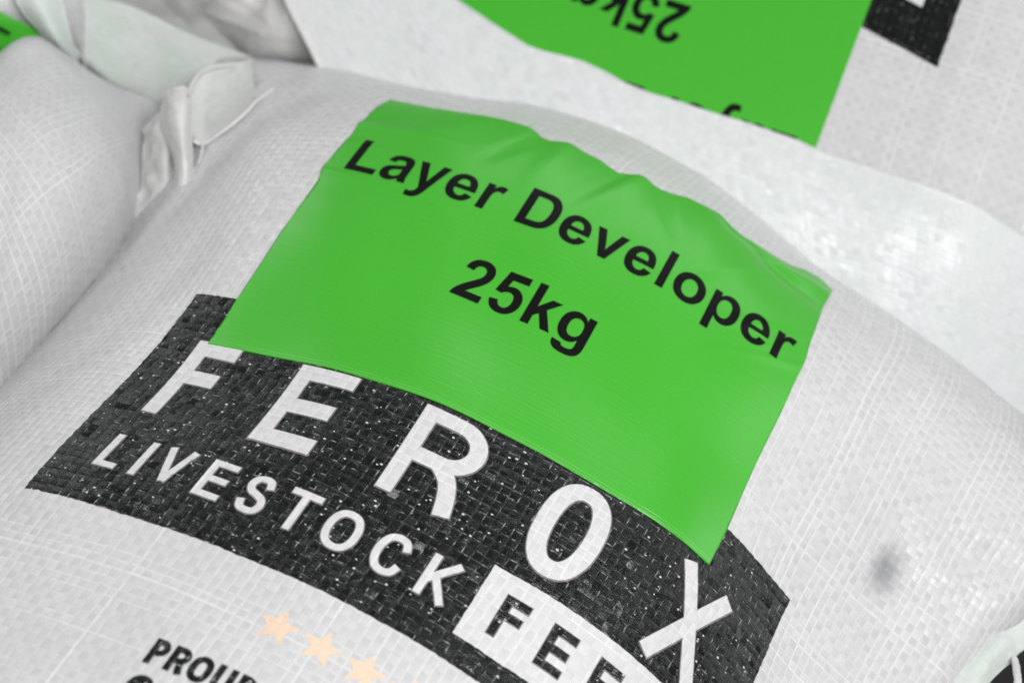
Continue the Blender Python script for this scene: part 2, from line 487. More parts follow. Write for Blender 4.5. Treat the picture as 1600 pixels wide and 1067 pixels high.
def body_folds(u, v):
    """dents and soft creases of the filled cloth, away from the print"""
    def f(p, q, w, amp):
        p, q = np.array(p, float), np.array(q, float)
        d = q - p
        L = np.linalg.norm(d); d /= L
        a = (u - p[0]) * d[0] + (v - p[1]) * d[1]
        t = -(u - p[0]) * d[1] + (v - p[1]) * d[0]
        e = np.clip(a / L, 0, 1)
        return amp * np.exp(-(t / w) ** 2 - ((a - e * L) / (0.4 * L)) ** 2)
    h = f((250, 34), (290, 48), 8, -2.4) + f((250, 52), (290, 70), 10, 1.2) + f((240, 4), (270, 12), 9, -0.8)
    h = h + f((205, 70), (240, 120), 22, -0.8) + f((170, 110), (200, 160), 20, 0.6) + f((195, -60), (250, -90), 22, -0.8)
    h = h + f((-215, 40), (-190, 110), 12, -1.3) + f((-240, -20), (-225, 60), 12, 1.1) + f((-200, -120), (-180, -40), 14, -1.0)
    return h + f((-170, 130), (-150, 190), 13, -1.2) + f((212, -14), (220, 12), 9, -0.9)


def slow_relief(u, v):
    return 0.5 * np.sin(u * 0.047 + 0.8 * np.sin(v * 0.023)) * np.sin(v * 0.031 + 0.5) + 0.25 * np.sin(u * 0.11 + v * 0.05) + body_folds(u, v)


def surf(u, v, off=0.0, rel=True):
    """point on the sack, mm"""
    u = np.asarray(u, float); v = np.asarray(v, float)
    vmax = np.interp(u, [-280, -215, -150, -72, -22, 22, 82, 128, 189, 245, 285], [230, 224, 214, 198, 185, 183, 196, 200, 189, 179, 177])
    umax = np.interp(v, [-200, -60, -28, 10, 32, 70, 200], [272, 262, 261, 266, 274, 282, 284])
    uc, vc = np.clip(u, UMIN, umax), np.clip(v, VMIN, vmax)
    P, A, B = spline(uc, vc)
    N = np.cross(A, B)
    N /= np.linalg.norm(N, axis=1)[:, None]
    h = (relief(u, v) if rel else 0) + off
    P = P + N * np.reshape(h, (-1, 1))
    P = P + roll(np.maximum(u - uc, 0), A, 0, 13.0) + roll(np.maximum(uc - u, 0), -A, 0, 38.0)
    P = P + roll(np.maximum(v - vc, 0), B, 0, 45.0) + roll(np.maximum(vc - v, 0), -B, 240, 80.0)
    # the upper left corner is tucked in under the folded ear
    edge = np.interp(v, [55, 84, 100, 118, 150, 199, 225, 260], [-330, -236, -222, -214, -220, -258, -300, -330])
    d = np.clip(edge - u, 0, 60)
    P[:, 2] -= 1.25 * d * d / (d + 6)
    P[:, 2] = np.maximum(P[:, 2], 2.0)
    return P


def lattice_lines(a, b, step):
    return np.arange(math.ceil(a / step), math.floor(b / step) + 1) * step


Q = PITCH / 4

SACKS = "white woven feed sacks piled together"
main = thing("feed_sack", "foreground feed sack lying face up with upright green label and black lettered panel",
             "feed sack", (0, 0, 0), SACKS)


def build_main_body():
    us = np.concatenate([[-420, -390, -360], np.arange(-345, -279, 5.0), lattice_lines(-278, 286, Q), np.arange(288, 350, 5.0), [365, 395, 425]])
    vs = np.concatenate([np.arange(-720, -305, 15.0), np.arange(-300, -281, 4.0), lattice_lines(-280, 250, Q), np.arange(253, 330, 5.0), [345, 370, 400, 430]])
    gu, gv = np.meshgrid(us, vs)
    u, v = gu.ravel(), gv.ravel()
    P = np.concatenate([surf(u[i:i + 40000], v[i:i + 40000]) for i in range(0, len(u), 40000)])
    uv = np.stack(wob(u, v), 1)
    me = mesh_from(P * MM, grid_faces(len(vs), len(us)), uv)
    return link("woven_body", me, M_SACK, main)


body = build_main_body()


# ---------------------------------------------------------------- flat print as conforming meshes
def inside(poly_loops, x, y):
    c = np.zeros(len(x), bool)
    for L in poly_loops:
        L = np.asarray(L, float)
        x0, y0 = L[:, 0], L[:, 1]
        x1, y1 = np.roll(x0, -1), np.roll(y0, -1)
        for a, b, c2, d in zip(x0, y0, x1, y1):
            if b == d:
                continue
            hit = ((b > y) != (d > y)) & (x < (c2 - a) * (y - b) / (d - b) + a)
            c ^= hit
    return c


def densify(L, step):
    L = np.asarray(L, float)
    out = []
    for p, q in zip(L, np.roll(L, -1, 0)):
        n = max(1, int(np.ceil(np.linalg.norm(q - p) / step)))
        for i in range(n):
            out.append(p + (q - p) * i / n)
    return np.array(out)


def flat_mesh(shapes, step, phase=True):
    """shapes: list of loop lists (each odd-even filled, shapes united). Returns 2D points and triangles."""
    pts, edges = [], []
    for loops in shapes:
        for L in loops:
            L = densify(L, step * 1.5)
            k = len(pts)
            pts += [tuple(p) for p in L]
            edges += [(k + i, k + (i + 1) % len(L)) for i in range(len(L))]
    a = np.array(pts)
    lo, hi = a.min(0), a.max(0)
    gx, gy = np.meshgrid(lattice_lines(lo[0], hi[0], step), lattice_lines(lo[1], hi[1], step))
    gx, gy = gx.ravel(), gy.ravel()
    ins = np.zeros(len(gx), bool)
    for loops in shapes:
        ins |= inside(loops, gx, gy)
    lat = np.stack([gx[ins], gy[ins]], 1)
    # drop lattice points that crowd the outline
    if len(lat):
        keep = np.ones(len(lat), bool)
        for i in range(0, len(lat), 4000):
            d = ((lat[i:i + 4000, None] - a[None]) ** 2).sum(-1).min(1)
            keep[i:i + 4000] = d > (0.3 * step) ** 2
        lat = lat[keep]
    allp = [Vector((float(p[0]), float(p[1]))) for p in pts] + [Vector((float(p[0]), float(p[1]))) for p in lat]
    vo, eo, fo, *_ = delaunay_2d_cdt(allp, edges, [], 0, 1e-5)
    V = np.array([tuple(p) for p in vo])
    T = np.array([f for f in fo if len(f) == 3])
    c = V[T].mean(1)
    ok = np.zeros(len(T), bool)
    for loops in shapes:
        ok |= inside(loops, c[:, 0], c[:, 1])
    T = T[ok]
    e1, e2 = V[T[:, 1]] - V[T[:, 0]], V[T[:, 2]] - V[T[:, 0]]
    flip = e1[:, 0] * e2[:, 1] - e1[:, 1] * e2[:, 0] < 0
    T[flip] = T[flip][:, ::-1]
    used = np.unique(T)
    idx = np.full(len(V), -1); idx[used] = np.arange(len(used))
    return V[used], idx[T]


def printed(name, shapes, mat, parent, off, step=Q, place=None, uvf=None):
    V, T = flat_mesh(shapes, step)
    P = (place or (lambda u, v, o: surf(u, v, o)))(V[:, 0], V[:, 1], off)
    uv = np.stack((uvf or wob)(V[:, 0], V[:, 1]), 1)
    me = mesh_from(P * MM, T, uv)
    if '_org' in parent.keys():
        return link(name, me, mat, parent)
    o = link(name, me, mat)
    return sub(o, parent)


# ---------------------------------------------------------------- glyphs
def path(s):
    """TrueType-style path text to loops of points"""
    import re
    tok = re.findall(r'[MLHVQTZ]|-?\d+\.?\d*', s)
    loops, cur, i, cmd = [], [], 0, None
    x = y = cx = cy = 0.0

    def num():
        nonlocal i
        i += 1
        return float(tok[i - 1])

    def quad(x0, y0, ax, ay, x1, y1):
        for t in np.linspace(0, 1, 9)[1:]:
            cur.append(((1 - t) ** 2 * x0 + 2 * t * (1 - t) * ax + t * t * x1, (1 - t) ** 2 * y0 + 2 * t * (1 - t) * ay + t * t * y1))
    while i < len(tok):
        if tok[i].isalpha():
            cmd = tok[i]; i += 1
            if cmd == 'Z':
                loops.append(cur); cur = []
                continue
        if cmd == 'M':
            x, y = num(), num(); cur = [(x, y)]; cx, cy = x, y; cmd = 'L'
        elif cmd == 'L':
            x, y = num(), num(); cur.append((x, y)); cx, cy = x, y
        elif cmd == 'H':
            x = num(); cur.append((x, y)); cx, cy = x, y
        elif cmd == 'V':
            y = num(); cur.append((x, y)); cx, cy = x, y
        elif cmd == 'Q':
            ax, ay, x1, y1 = num(), num(), num(), num()
            quad(x, y, ax, ay, x1, y1); cx, cy, x, y = ax, ay, x1, y1
        elif cmd == 'T':
            x1, y1 = num(), num()
            ax, ay = 2 * x - cx, 2 * y - cy
            quad(x, y, ax, ay, x1, y1); cx, cy, x, y = ax, ay, x1, y1
    out = []
    for L in loops:
        L = np.array(L)
        if np.linalg.norm(L[0] - L[-1]) < 1e-6:
            L = L[:-1]
        k = np.linalg.norm(L - np.roll(L, 1, 0), axis=1) > 1e-6
        out.append(L[k])
    return out


BOLD = {   # heavy grotesque, 2048 units to the em
 'L': (1251, "M157 0V1454H453V247H1189V0Z"),
 'a': (1139, "M357 738L102 784Q145 938 250 1012T562 1086Q750 1086 842 1041.5T971.5 928.5T1009 676L1006 348Q1006 225 1018 166.5T1062 0H784Q773 28 757 83L747 116Q675 46 593 11T418 -24Q254 -24 159.5 65T65 290Q65 380 108 450.5T228.5 558.5T452 624Q650 661 728 694V722Q728 805 687 839.5T533 874Q455 874 411 844.5T357 738ZM728 510Q674 492 562 468.5T414 420.5Q360 382 360 322Q360 263 404 220T516 177Q592 177 661 227Q712 265 728 320Q728 356 728 457Z"),
 'y': (1139, "M14 1062H313L567 308L815 1062H1106L731 40L664 -145Q627 -238 593.5 -287T516.5 -366.5T411 -414T269 -431Q188 -431 110 -414L85 -194Q151 -207 204 -207Q302 -207 349 -149.5T421 -3Z"),
 'e': (1139, "M762 338L1042 291Q988 137 871.5 56.5T580 -24Q303 -24 170 157Q65 302 65 523Q65 787 203 936.5T552 1086Q789 1086 926 929.5T1057 450H353Q356 328 422.5 260T585 184Q653 184 699.5 221T762 338ZM778 622Q775 741 716.5 803T574 865Q484 865 426 800T367 622Z"),
 'r': (797, "M416 0H135V1062H396V911Q463 1018 516.5 1052T638 1086Q734 1086 823 1033L736 788Q665 834 604 834Q545 834 504 801.5T439.5 684T416 328Z"),
 'D': (1479, "M148 1466H689Q872 1466 968 1438Q1097 1400 1189 1303T1329 1065.5T1377 719Q1377 537 1332 405Q1276 243 1174 144Q1096 68 965 26Q866 0 705 0H148ZM444 1218V247H665Q789 247 844 261Q916 279 963.5 322T1041 463.5T1071 731Q1071 900 1041 990.5T957 1132T821 1201Q760 1218 577 1218Z"),
 'v': (1139, "M434 0L6 1062H301L501 520L559 339Q582 408 588 430Q602 475 618 520L820 1062H1109L687 0Z"),
 'l': (569, "M147 0V1466H428V0Z"),
 'o': (1251, "M82 546Q82 686 151 817T346.5 1017T629 1086Q870 1086 1024 929.5T1178 534Q1178 293 1022.5 134.5T631 -24Q485 -24 352.5 42T151 235.5T82 546ZM370 531Q370 373 445 289T630 205T814.5 289T889 533Q889 689 814.5 773T630 857T445 773T370 531Z"),
 'p': (1251, "M139 1062H401V906Q452 986 539 1036T732 1086Q917 1086 1046 941T1175 537Q1175 271 1045 123.5T730 -24Q642 -24 570.5 11T420 131V-404H139ZM417 549Q417 370 488 284.5T661 199Q759 199 824 277.5T889 535Q889 702 822 783T656 864Q553 864 485 784.5T417 549Z"),
 '2': (1139, "M1036 261V0H51Q67 148 147 280.5T463 632Q653 809 696 872Q754 959 754 1044Q754 1138 703.5 1188.5T564 1239Q476 1239 424 1186T364 1010L84 1038Q108 1270 241 1371T573.5 1472Q792 1472 917 1354T1042 1061Q1042 961 1006 870.5T892 681Q841 608 708 486T539.5 323.5T471 261Z"),
 '5': (1139, "M91 377L371 406Q383 311 442 255.5T578 200Q666 200 727 271.5T788 487Q788 622 727.5 689.5T570 757Q449 757 353 650L125 683L269 1446H1012V1183H482L438 934Q532 981 630 981Q817 981 947 845T1077 492Q1077 311 972 169Q829 -25 575 -25Q372 -25 244 84T91 377Z"),
 'k': (1139, "M137 0V1466H418V688L747 1062H1093L730 674L1119 0H816L549 477L418 340V0Z"),
 'g': (1251, "M121 -70L442 -109Q450 -165 479 -186Q519 -216 605 -216Q715 -216 770 -183Q807 -161 826 -112Q839 -77 839 17V172Q713 0 521 0Q307 0 182 181Q84 324 84 537Q84 804 212.5 945T532 1086Q729 1086 857 913V1062H1120V109Q1120 -79 1089 -172T1002 -318T853.5 -402T619 -431Q348 -431 234 -339T121 -70ZM372 553Q372 384 437.5 305.5T599 227Q702 227 773 307.5T844 546Q844 711 776 791T604 871Q503 871 437.5 792.5T372 553Z"),
 ' ': (569, ""),
}


def bold_text(s, x, y, sx, sy):
    out = []
    for c in s:
        adv, d = BOLD[c]
        if d:
            out.append([np.stack([x + L[:, 0] * sx, y + L[:, 1] * sy], 1) for L in path(d)])
        x += adv * sx
    return out


def stroke(p, w, ext=0.0, closed=False):
    """outline of a line of width w drawn through p"""
    p = np.asarray(p, float)
    n = len(p)
    if closed:
        t = np.roll(p, -1, 0) - np.roll(p, 1, 0)
    else:
        p = p.copy()
        a, b = p[0] - p[1], p[-1] - p[-2]
        p[0] += a / np.linalg.norm(a) * ext
        p[-1] += b / np.linalg.norm(b) * ext
    seg = (np.roll(p, -1, 0) - p) if closed else np.diff(p, axis=0)
    seg = seg / np.linalg.norm(seg, axis=1)[:, None]
    nrm = np.stack([-seg[:, 1], seg[:, 0]], 1)
    off = np.zeros_like(p)
    for i in range(n):
        if closed:
            a, b = nrm[i - 1], nrm[i]
        else:
            a, b = nrm[max(i - 1, 0)], nrm[min(i, n - 2)]
        mid = a + b
        mid /= np.linalg.norm(mid)
        off[i] = mid * (w / 2) / max(0.35, mid @ a)
    if closed:
        return [p + off, p - off]
    return [np.concatenate([p + off, (p - off)[::-1]])]


def crom(pts, n=6):
    p = np.asarray(pts, float)
    e = np.concatenate([[2 * p[0] - p[1]], p, [2 * p[-1] - p[-2]]])
    out = []
    for i in range(1, len(e) - 2):
        for t in np.linspace(0, 1, n, endpoint=False):
            a, b, c, d = e[i - 1:i + 3]
            out.append(0.5 * (2 * b + (c - a) * t + (2 * a - 5 * b + 4 * c - d) * t * t + (3 * b - a - 3 * c + d) * t ** 3))
    out.append(e[-2])
    return np.array(out)


def sans(ch, x0, x1, y0, y1, w, hw=None, grow=0.0):
    """plain capital drawn by strokes inside the box; grow thickens every stroke on all sides"""
    hw = hw or w
    W, H = w + 2 * grow, hw + 2 * grow
    g = grow
    a = w / 2
    b = hw / 2
    X0, X1, Y0, Y1 = x0 + a, x1 - a, y0 + b, y1 - b
    ym = (y0 + y1) / 2
    S = []

    def bar(y, xa, xb):
        S.append(stroke([(xa, y), (xb, y)], H, g))

    def post(x, ya=y0, yb=y1):
        S.append(stroke([(x, ya), (x, yb)], W, g))
    box = lambda pts: [(X0 + px * (X1 - X0), Y0 + py * (Y1 - Y0)) for px, py in pts]
    if ch in 'EFL':
        post(X0)
        if ch != 'L':
            bar(Y1, x0 + a, x1)
            bar(ym + (0.0 if ch == 'E' else 0.045 * (y1 - y0)), x0 + a, x1 - 0.06 * (x1 - x0))
        if ch != 'F':
            bar(Y0, x0 + a, x1)
    elif ch == 'I':
        post((x0 + x1) / 2)
    elif ch == 'T':
        post((x0 + x1) / 2)
        bar(Y1, x0, x1)
    elif ch == 'V':
        m = (x0 + x1) / 2
        S.append(stroke([(X0, y1), (m, y0 + 0.4 * w)], W * 0.97, g))
        S.append(stroke([(X1, y1), (m, y0 + 0.4 * w)], W * 0.97, g))
    elif ch == 'X':
        S.append(stroke([(x0 + a * 1.1, y1), (x1 - a * 1.1, y0)], W, g))
        S.append(stroke([(x1 - a * 1.1, y1), (x0 + a * 1.1, y0)], W, g))
    elif ch == 'O':
        t = np.linspace(0, 2 * np.pi, 49)[:-1]
        e = 0.86
        cx, cy = (x0 + x1) / 2, ym
        p = np.stack([cx + (X1 - X0) / 2 * np.sign(np.cos(t)) * np.abs(np.cos(t)) ** e, cy + (Y1 - Y0) / 2 * np.sign(np.sin(t)) * np.abs(np.sin(t)) ** e], 1)
        S.append(stroke(p, W, 0, True))
    elif ch == 'C':
        S.append(stroke(crom(box([(.99, .73), (.86, .93), (.55, 1), (.22, .92), (.03, .66), (.03, .34), (.22, .08), (.55, 0), (.86, .07), (1.0, .28)])), W, g))
    elif ch == 'S':
        S.append(stroke(crom(box([(.93, .76), (.80, .95), (.5, 1), (.18, .94), (.04, .76), (.18, .59), (.5, .51), (.84, .42), (.97, .24), (.82, .05), (.48, 0), (.14, .06), (.0, .27)])), W, g))
    elif ch in 'PRD':
        post(X0)
        yb = Y0 if ch == 'D' else ym - 0.04 * (y1 - y0)
        r = (Y1 - yb) / 2
        rx = min(r, (X1 - X0) * 0.75)
        t = np.linspace(np.pi / 2, -np.pi / 2, 17)
        arc = np.stack([X1 - rx + rx * np.cos(t), (Y1 + yb) / 2 + r * np.sin(t)], 1)
        S.append(stroke(np.concatenate([[(X0, Y1)], arc, [(X0, yb)]]), (W + H) / 2, 0))
        if ch == 'R':
            xa = X0 + 0.52 * (X1 - X0)
            S.append(stroke(crom([(xa, yb), (xa + 0.24 * (X1 - X0), yb - 0.10 * (y1 - y0)), (x1 - w * 0.85, y0 + 0.22 * (y1 - y0)), (x1 - w * 0.45, y0)]), W, g))
    elif ch == 'U':
        r = (X1 - X0) / 2
        t = np.linspace(np.pi, 2 * np.pi, 17)
        arc = np.stack([(X0 + X1) / 2 + r * np.cos(t), Y0 + r + r * np.sin(t)], 1)
        S.append(stroke(np.concatenate([[(X0, y1)], arc, [(X1, y1)]]), W, g))
    elif ch == 'K':
        post(X0)
        S.append(stroke([(X0, y0 + 0.36 * (y1 - y0)), (x1 - a * 1.2, y1)], W, g))
        S.append(stroke([(X0 + 0.28 * (X1 - X0), y0 + 0.56 * (y1 - y0)), (x1 - a * 1.1, y0)], W, g))
    elif ch == 'Y':
        m = (x0 + x1) / 2
        post(m, y0, ym)
        S.append(stroke([(X0, y1), (m, ym - 0.05 * (y1 - y0))], W, g))
        S.append(stroke([(X1, y1), (m, ym - 0.05 * (y1 - y0))], W, g))
    return S


def shift(shapes, du, dv):
    return [[np.asarray(L) + (du, dv) for L in s] for s in shapes]


def rect(x0, x1, y0, y1):
    return [[(x0, y0), (x1, y0), (x1, y1), (x0, y1)]]


def rough(loop, amp, step, seed):
    """frayed print edge: the ink stops where the tapes do"""
    L = densify(loop, step)
    r = np.random.default_rng(seed)
    return L + r.normal(0, amp, L.shape)


# ---------------------------------------------------------------- black panel with knocked-out lettering
def black_panel(parent, du, dv, place, ink=M_BLACK, with_halo=True, step=Q, off0=0.14, only=None):
    kw = dict(place=place, step=step)
    base = [[rough([(-153.7 + du, -188.4 + dv), (180.2 + du, -188.4 + dv), (180.2 + du, -47.0 + dv), (-153.7 + du, -47.0 + dv)], 0.16, 1.8, 3)]]
    panel = printed("printed_panel", base, ink, parent, off0, **kw)
    tilt = lambda u: -(u + 133) * 0.0150
    big = [('F', -133.7, -110.5), ('E', -78.3, -48.8), ('R', -14.9, 20.2), ('O', 51.0, 81.9), ('X', 116.4, 152.9)]
    for ch, a, b in big:
        t = tilt((a + b) / 2)
        y0, y1 = -127.2 + t, -75.6 + t
        hwid = 8.9 if ch in 'FE' else 8.2
        wid = 7.6 if ch != 'O' else 8.4
        if with_halo:
            printed("letter_rim", shift(sans(ch, a, b, y0, y1, wid, hwid, 0.55), du + 0.15, dv - 0.25), M_HALO, panel, off0 + 0.10, **kw)
        printed("letter", shift(sans(ch, a, b, y0, y1, wid, hwid), du, dv), M_PRINT_WHITE, panel, off0 + 0.20, **kw)
    if only == 'big':
        return panel
    small = [('L', -132.4, -122.0), ('I', -114.8, -111.2), ('V', -105.6, -91.0), ('E', -83.0, -70.6), ('S', -63.6, -50.6), ('T', -43.9, -29.5),
             ('O', -23.2, -7.2), ('C', 0.2, 15.0), ('K', 23.8, 38.4)]
    for ch, a, b in small:
        if with_halo:
            printed("letter_rim", shift(sans(ch, a, b, -167.6, -145.9, 3.3, 3.3, 0.5), du + 0.12, dv - 0.2), M_HALO, panel, off0 + 0.10, **kw)
        printed("letter", shift(sans(ch, a, b, -167.6, -145.9, 3.3, 3.3), du, dv), M_PRINT_WHITE, panel, off0 + 0.20, **kw)
    printed("white_box", [[rough([(47.2 + du, -175.4 + dv), (171 + du, -175.4 + dv), (171 + du, -136.9 + dv), (47.2 + du, -136.9 + dv)], 0.12, 1.8, 4)]], M_PRINT_WHITE, panel, off0 + 0.10, **kw)
    for ch, a, b in [('F', 58.6, 70.2), ('E', 81.7, 94.3), ('E', 106.4, 119.2), ('D', 130.8, 144.0), ('S', 153.0, 165.0)]:
        if with_halo:
            printed("letter_rim", shift(sans(ch, a, b, -166.4, -146.0, 3.6, 3.6, 0.45), du + 0.1, dv - 0.15), M_HALO, panel, off0 + 0.18, **kw)
        printed("letter", shift(sans(ch, a, b, -166.4, -146.0, 3.6, 3.6), du, dv), M_BLACK, panel, off0 + 0.26, **kw)
    return panel


black_panel(main, 0, 0, None)

# five pale stars and the first line of the slogan under the panel
for i in range(5):
    cx, cy = -14.0 + 19.6 * i, -213.4
    a = np.arange(10) * np.pi / 5 + np.pi / 2
    r = np.where(np.arange(10) % 2 == 0, 9.3, 4.3)
    printed("star", [[np.stack([cx + r * np.cos(a), cy + r * np.sin(a)], 1)]], M_STAR, main, 0.12)
for ch, a, b in [('P', -52.4, -45.2), ('R', -43.6, -35.8), ('O', -34.6, -25.6), ('U', -24.2, -16.2), ('D', -14.4, -6.2), ('L', -4.4, 1.8), ('Y', 2.8, 11.0)]:
    rim = printed("letter_rim", sans(ch, a, b, -252.1, -239.7, 2.6, 2.5, 0.22), M_HALO, main, 0.11)
    printed("letter", sans(ch, a, b, -252.1, -239.7, 2.6, 2.5), M_BLACK, main, 0.2)
printed("letter", sans('S', -52.6, -41.2, -275.5, -257.6, 4.2, 4.0), M_BLACK, main, 0.2)

# ---------------------------------------------------------------- green label
L_TOP = np.array([(-129.7, 125.8), (-117.5, 124.4), (-103.5, 124), (-90.8, 127.5), (-78.4, 131.8), (-65.3, 133.3), (-52, 133.2), (-46.4, 129.2), (-42.5, 125),
                  (-38.5, 123.2), (-33.6, 125.2), (-28, 126.9), (-19, 124.2), (-9.2, 122.3), (-2.7, 117.7), (2.6, 114.4), (6.3, 117.3), (12, 122.2), (17.8, 121.2),
                  (25.8, 119.3), (33.9, 124), (40.6, 130.6), (49.3, 133.4), (58.9, 134.4), (67.5, 131.4), (75.4, 129.6), (88.9, 133), (103.6, 137.8), (111.8, 145),
                  (119.7, 147.4), (129, 140.3)])


def bell(x, w):
    return np.exp(-(x / w) ** 2)


def crease(u, v, p, q, w, amp):
    """a ridge (or valley) along the segment p-q that dies out at its ends"""
    p, q = np.array(p, float), np.array(q, float)
    d = q - p
    L = np.linalg.norm(d); d /= L
    s = (u - p[0]) * d[0] + (v - p[1]) * d[1]
    t = -(u - p[0]) * d[1] + (v - p[1]) * d[0]
    e = np.clip(s / L, 0, 1)
    end = np.exp(-((s - e * L) / (0.35 * L)) ** 2)
    return amp * np.exp(-(t / w) ** 2) * end * np.sqrt(np.clip(1.15 - np.abs(2 * e - 0.6) * 0.6, 0, 1.2))


def label_h(u, v):
    top = np.interp(u, L_TOP[:, 0], L_TOP[:, 1])
    h = 0.0 + (top - 126) * 0.09 * np.exp(-np.maximum(128 - v, 0) / 26.0)
    c = 0
    for p, q, w, a in [((-40, 128), (-54, 98), 6, -2.6), ((-26, 130), (-30, 92), 9, 1.8), ((3, 120), (-20, 64), 7, -3.0), ((16, 126), (0, 78), 9, 2.4),
                       ((26, 122), (42, 94), 6, -2.4), ((56, 134), (62, 88), 12, 2.2), ((70, 126), (130, 108), 6, -2.8), ((88, 122), (131, 126), 6, 2.6),
                       ((128, 78), (92, 58), 4, -1.5), ((131, 58), (96, 42), 5, 1.1), ((-132, 90), (-92, 91), 3.2, 1.8), ((-132, 99), (-96, 106), 5, -1.3),
                       ((-132, 79), (-108, 78), 4, -0.8), ((-132, 47), (-88, 45), 2.8, 1.3), ((-132, 37), (-98, 33), 5, -1.2), ((-130, 8), (-76, 4), 7, -0.9),
                       ((-70, 128), (-100, 96), 14, 1.2), ((-20, -10), (-60, -40), 14, -0.5), ((40, 30), (90, 0), 18, 0.5), ((90, 104), (60, 70), 6, 0.9)]:
        c = c + crease(u, v, p, q, 0.72 * w, a)
    h = h + 0.55 * c + 0.5 + 0.4 * np.clip((v - 20) / 80, 0, 1)
    h = h + 0.22 * np.sin(u * 0.035 + v * 0.02) * np.sin(v * 0.045 + 1)
    return h


def label_place(u, v, off):
    uu, vv = np.asarray(u), np.asarray(v)
    h = label_h(uu, vv)
    h = 0.45 + 0.12 * np.log1p(np.exp((h - 0.45) / 0.12))          # never below the cloth
    return surf(uu, vv, h + slow_relief(uu, vv) + off, rel=False)


def label_loop(extra=0.0):
    left = [(-129.0, -77.2), (-130.2, -45), (-130.6, 0), (-129.4, 30), (-129.6, 40), (-131.9, 50), (-131.3, 56), (-130.7, 70), (-130.2, 80), (-130.9, 90), (-131, 112)]
    top = [(p[0], 127 + 0.7 * (p[1] - 127)) for p in L_TOP]
    right = [(127.6, 113), (128, 92), (129, 71), (129.9, 64), (129.9, 45), (130.4, 25), (130.2, -5), (130.9, -47), (129.9, -73.4)]
    bot = [(103.6, -74.9), (74, -75.6), (56.6, -75.5), (34, -74.6), (10, -74.4), (-13.6, -74.7), (-45.6, -75.4), (-70.6, -75.3), (-103.7, -76.1)]
    return left + top + right + bot


def label_uv(u, v):
    return u / PITCH, v / PITCH


S_X, S_Y = 0.015398, 0.018267
lab = printed("label_sheet", [[label_loop()]], M_GREEN, main, 0.0, step=1.6, place=label_place, uvf=label_uv)
# the sheet's cut edge has thickness
_me = lab.data
sol = lab.modifiers.new("thickness", 'SOLIDIFY')
sol.thickness = 0.0004
sol.offset = -1
for yy in (0.9, 2.6):
    printed("seal_line", [[[(-128.6, -76.9 + yy), (-70, -75.2 + yy), (-13, -74.6 + yy), (34, -74.5 + yy), (74, -75.5 + yy), (129.6, -73.3 + yy),
                            (129.6, -73.05 + yy), (74, -75.25 + yy), (34, -74.25 + yy), (-13, -74.35 + yy), (-70, -74.95 + yy), (-128.6, -76.65 + yy)]]],
            M_GREEN_EDGE, lab, 0.06, step=1.6, place=label_place, uvf=label_uv)
for txt_, x_, y_ in (("Layer Developer", -123.17, 50.63), ("25kg", -36.78, -6.62)):
    for shp in bold_text(txt_, x_, y_, S_X, S_Y):
        printed("letter", [shp], M_INK, lab, 0.08, step=1.6, place=label_place, uvf=label_uv)

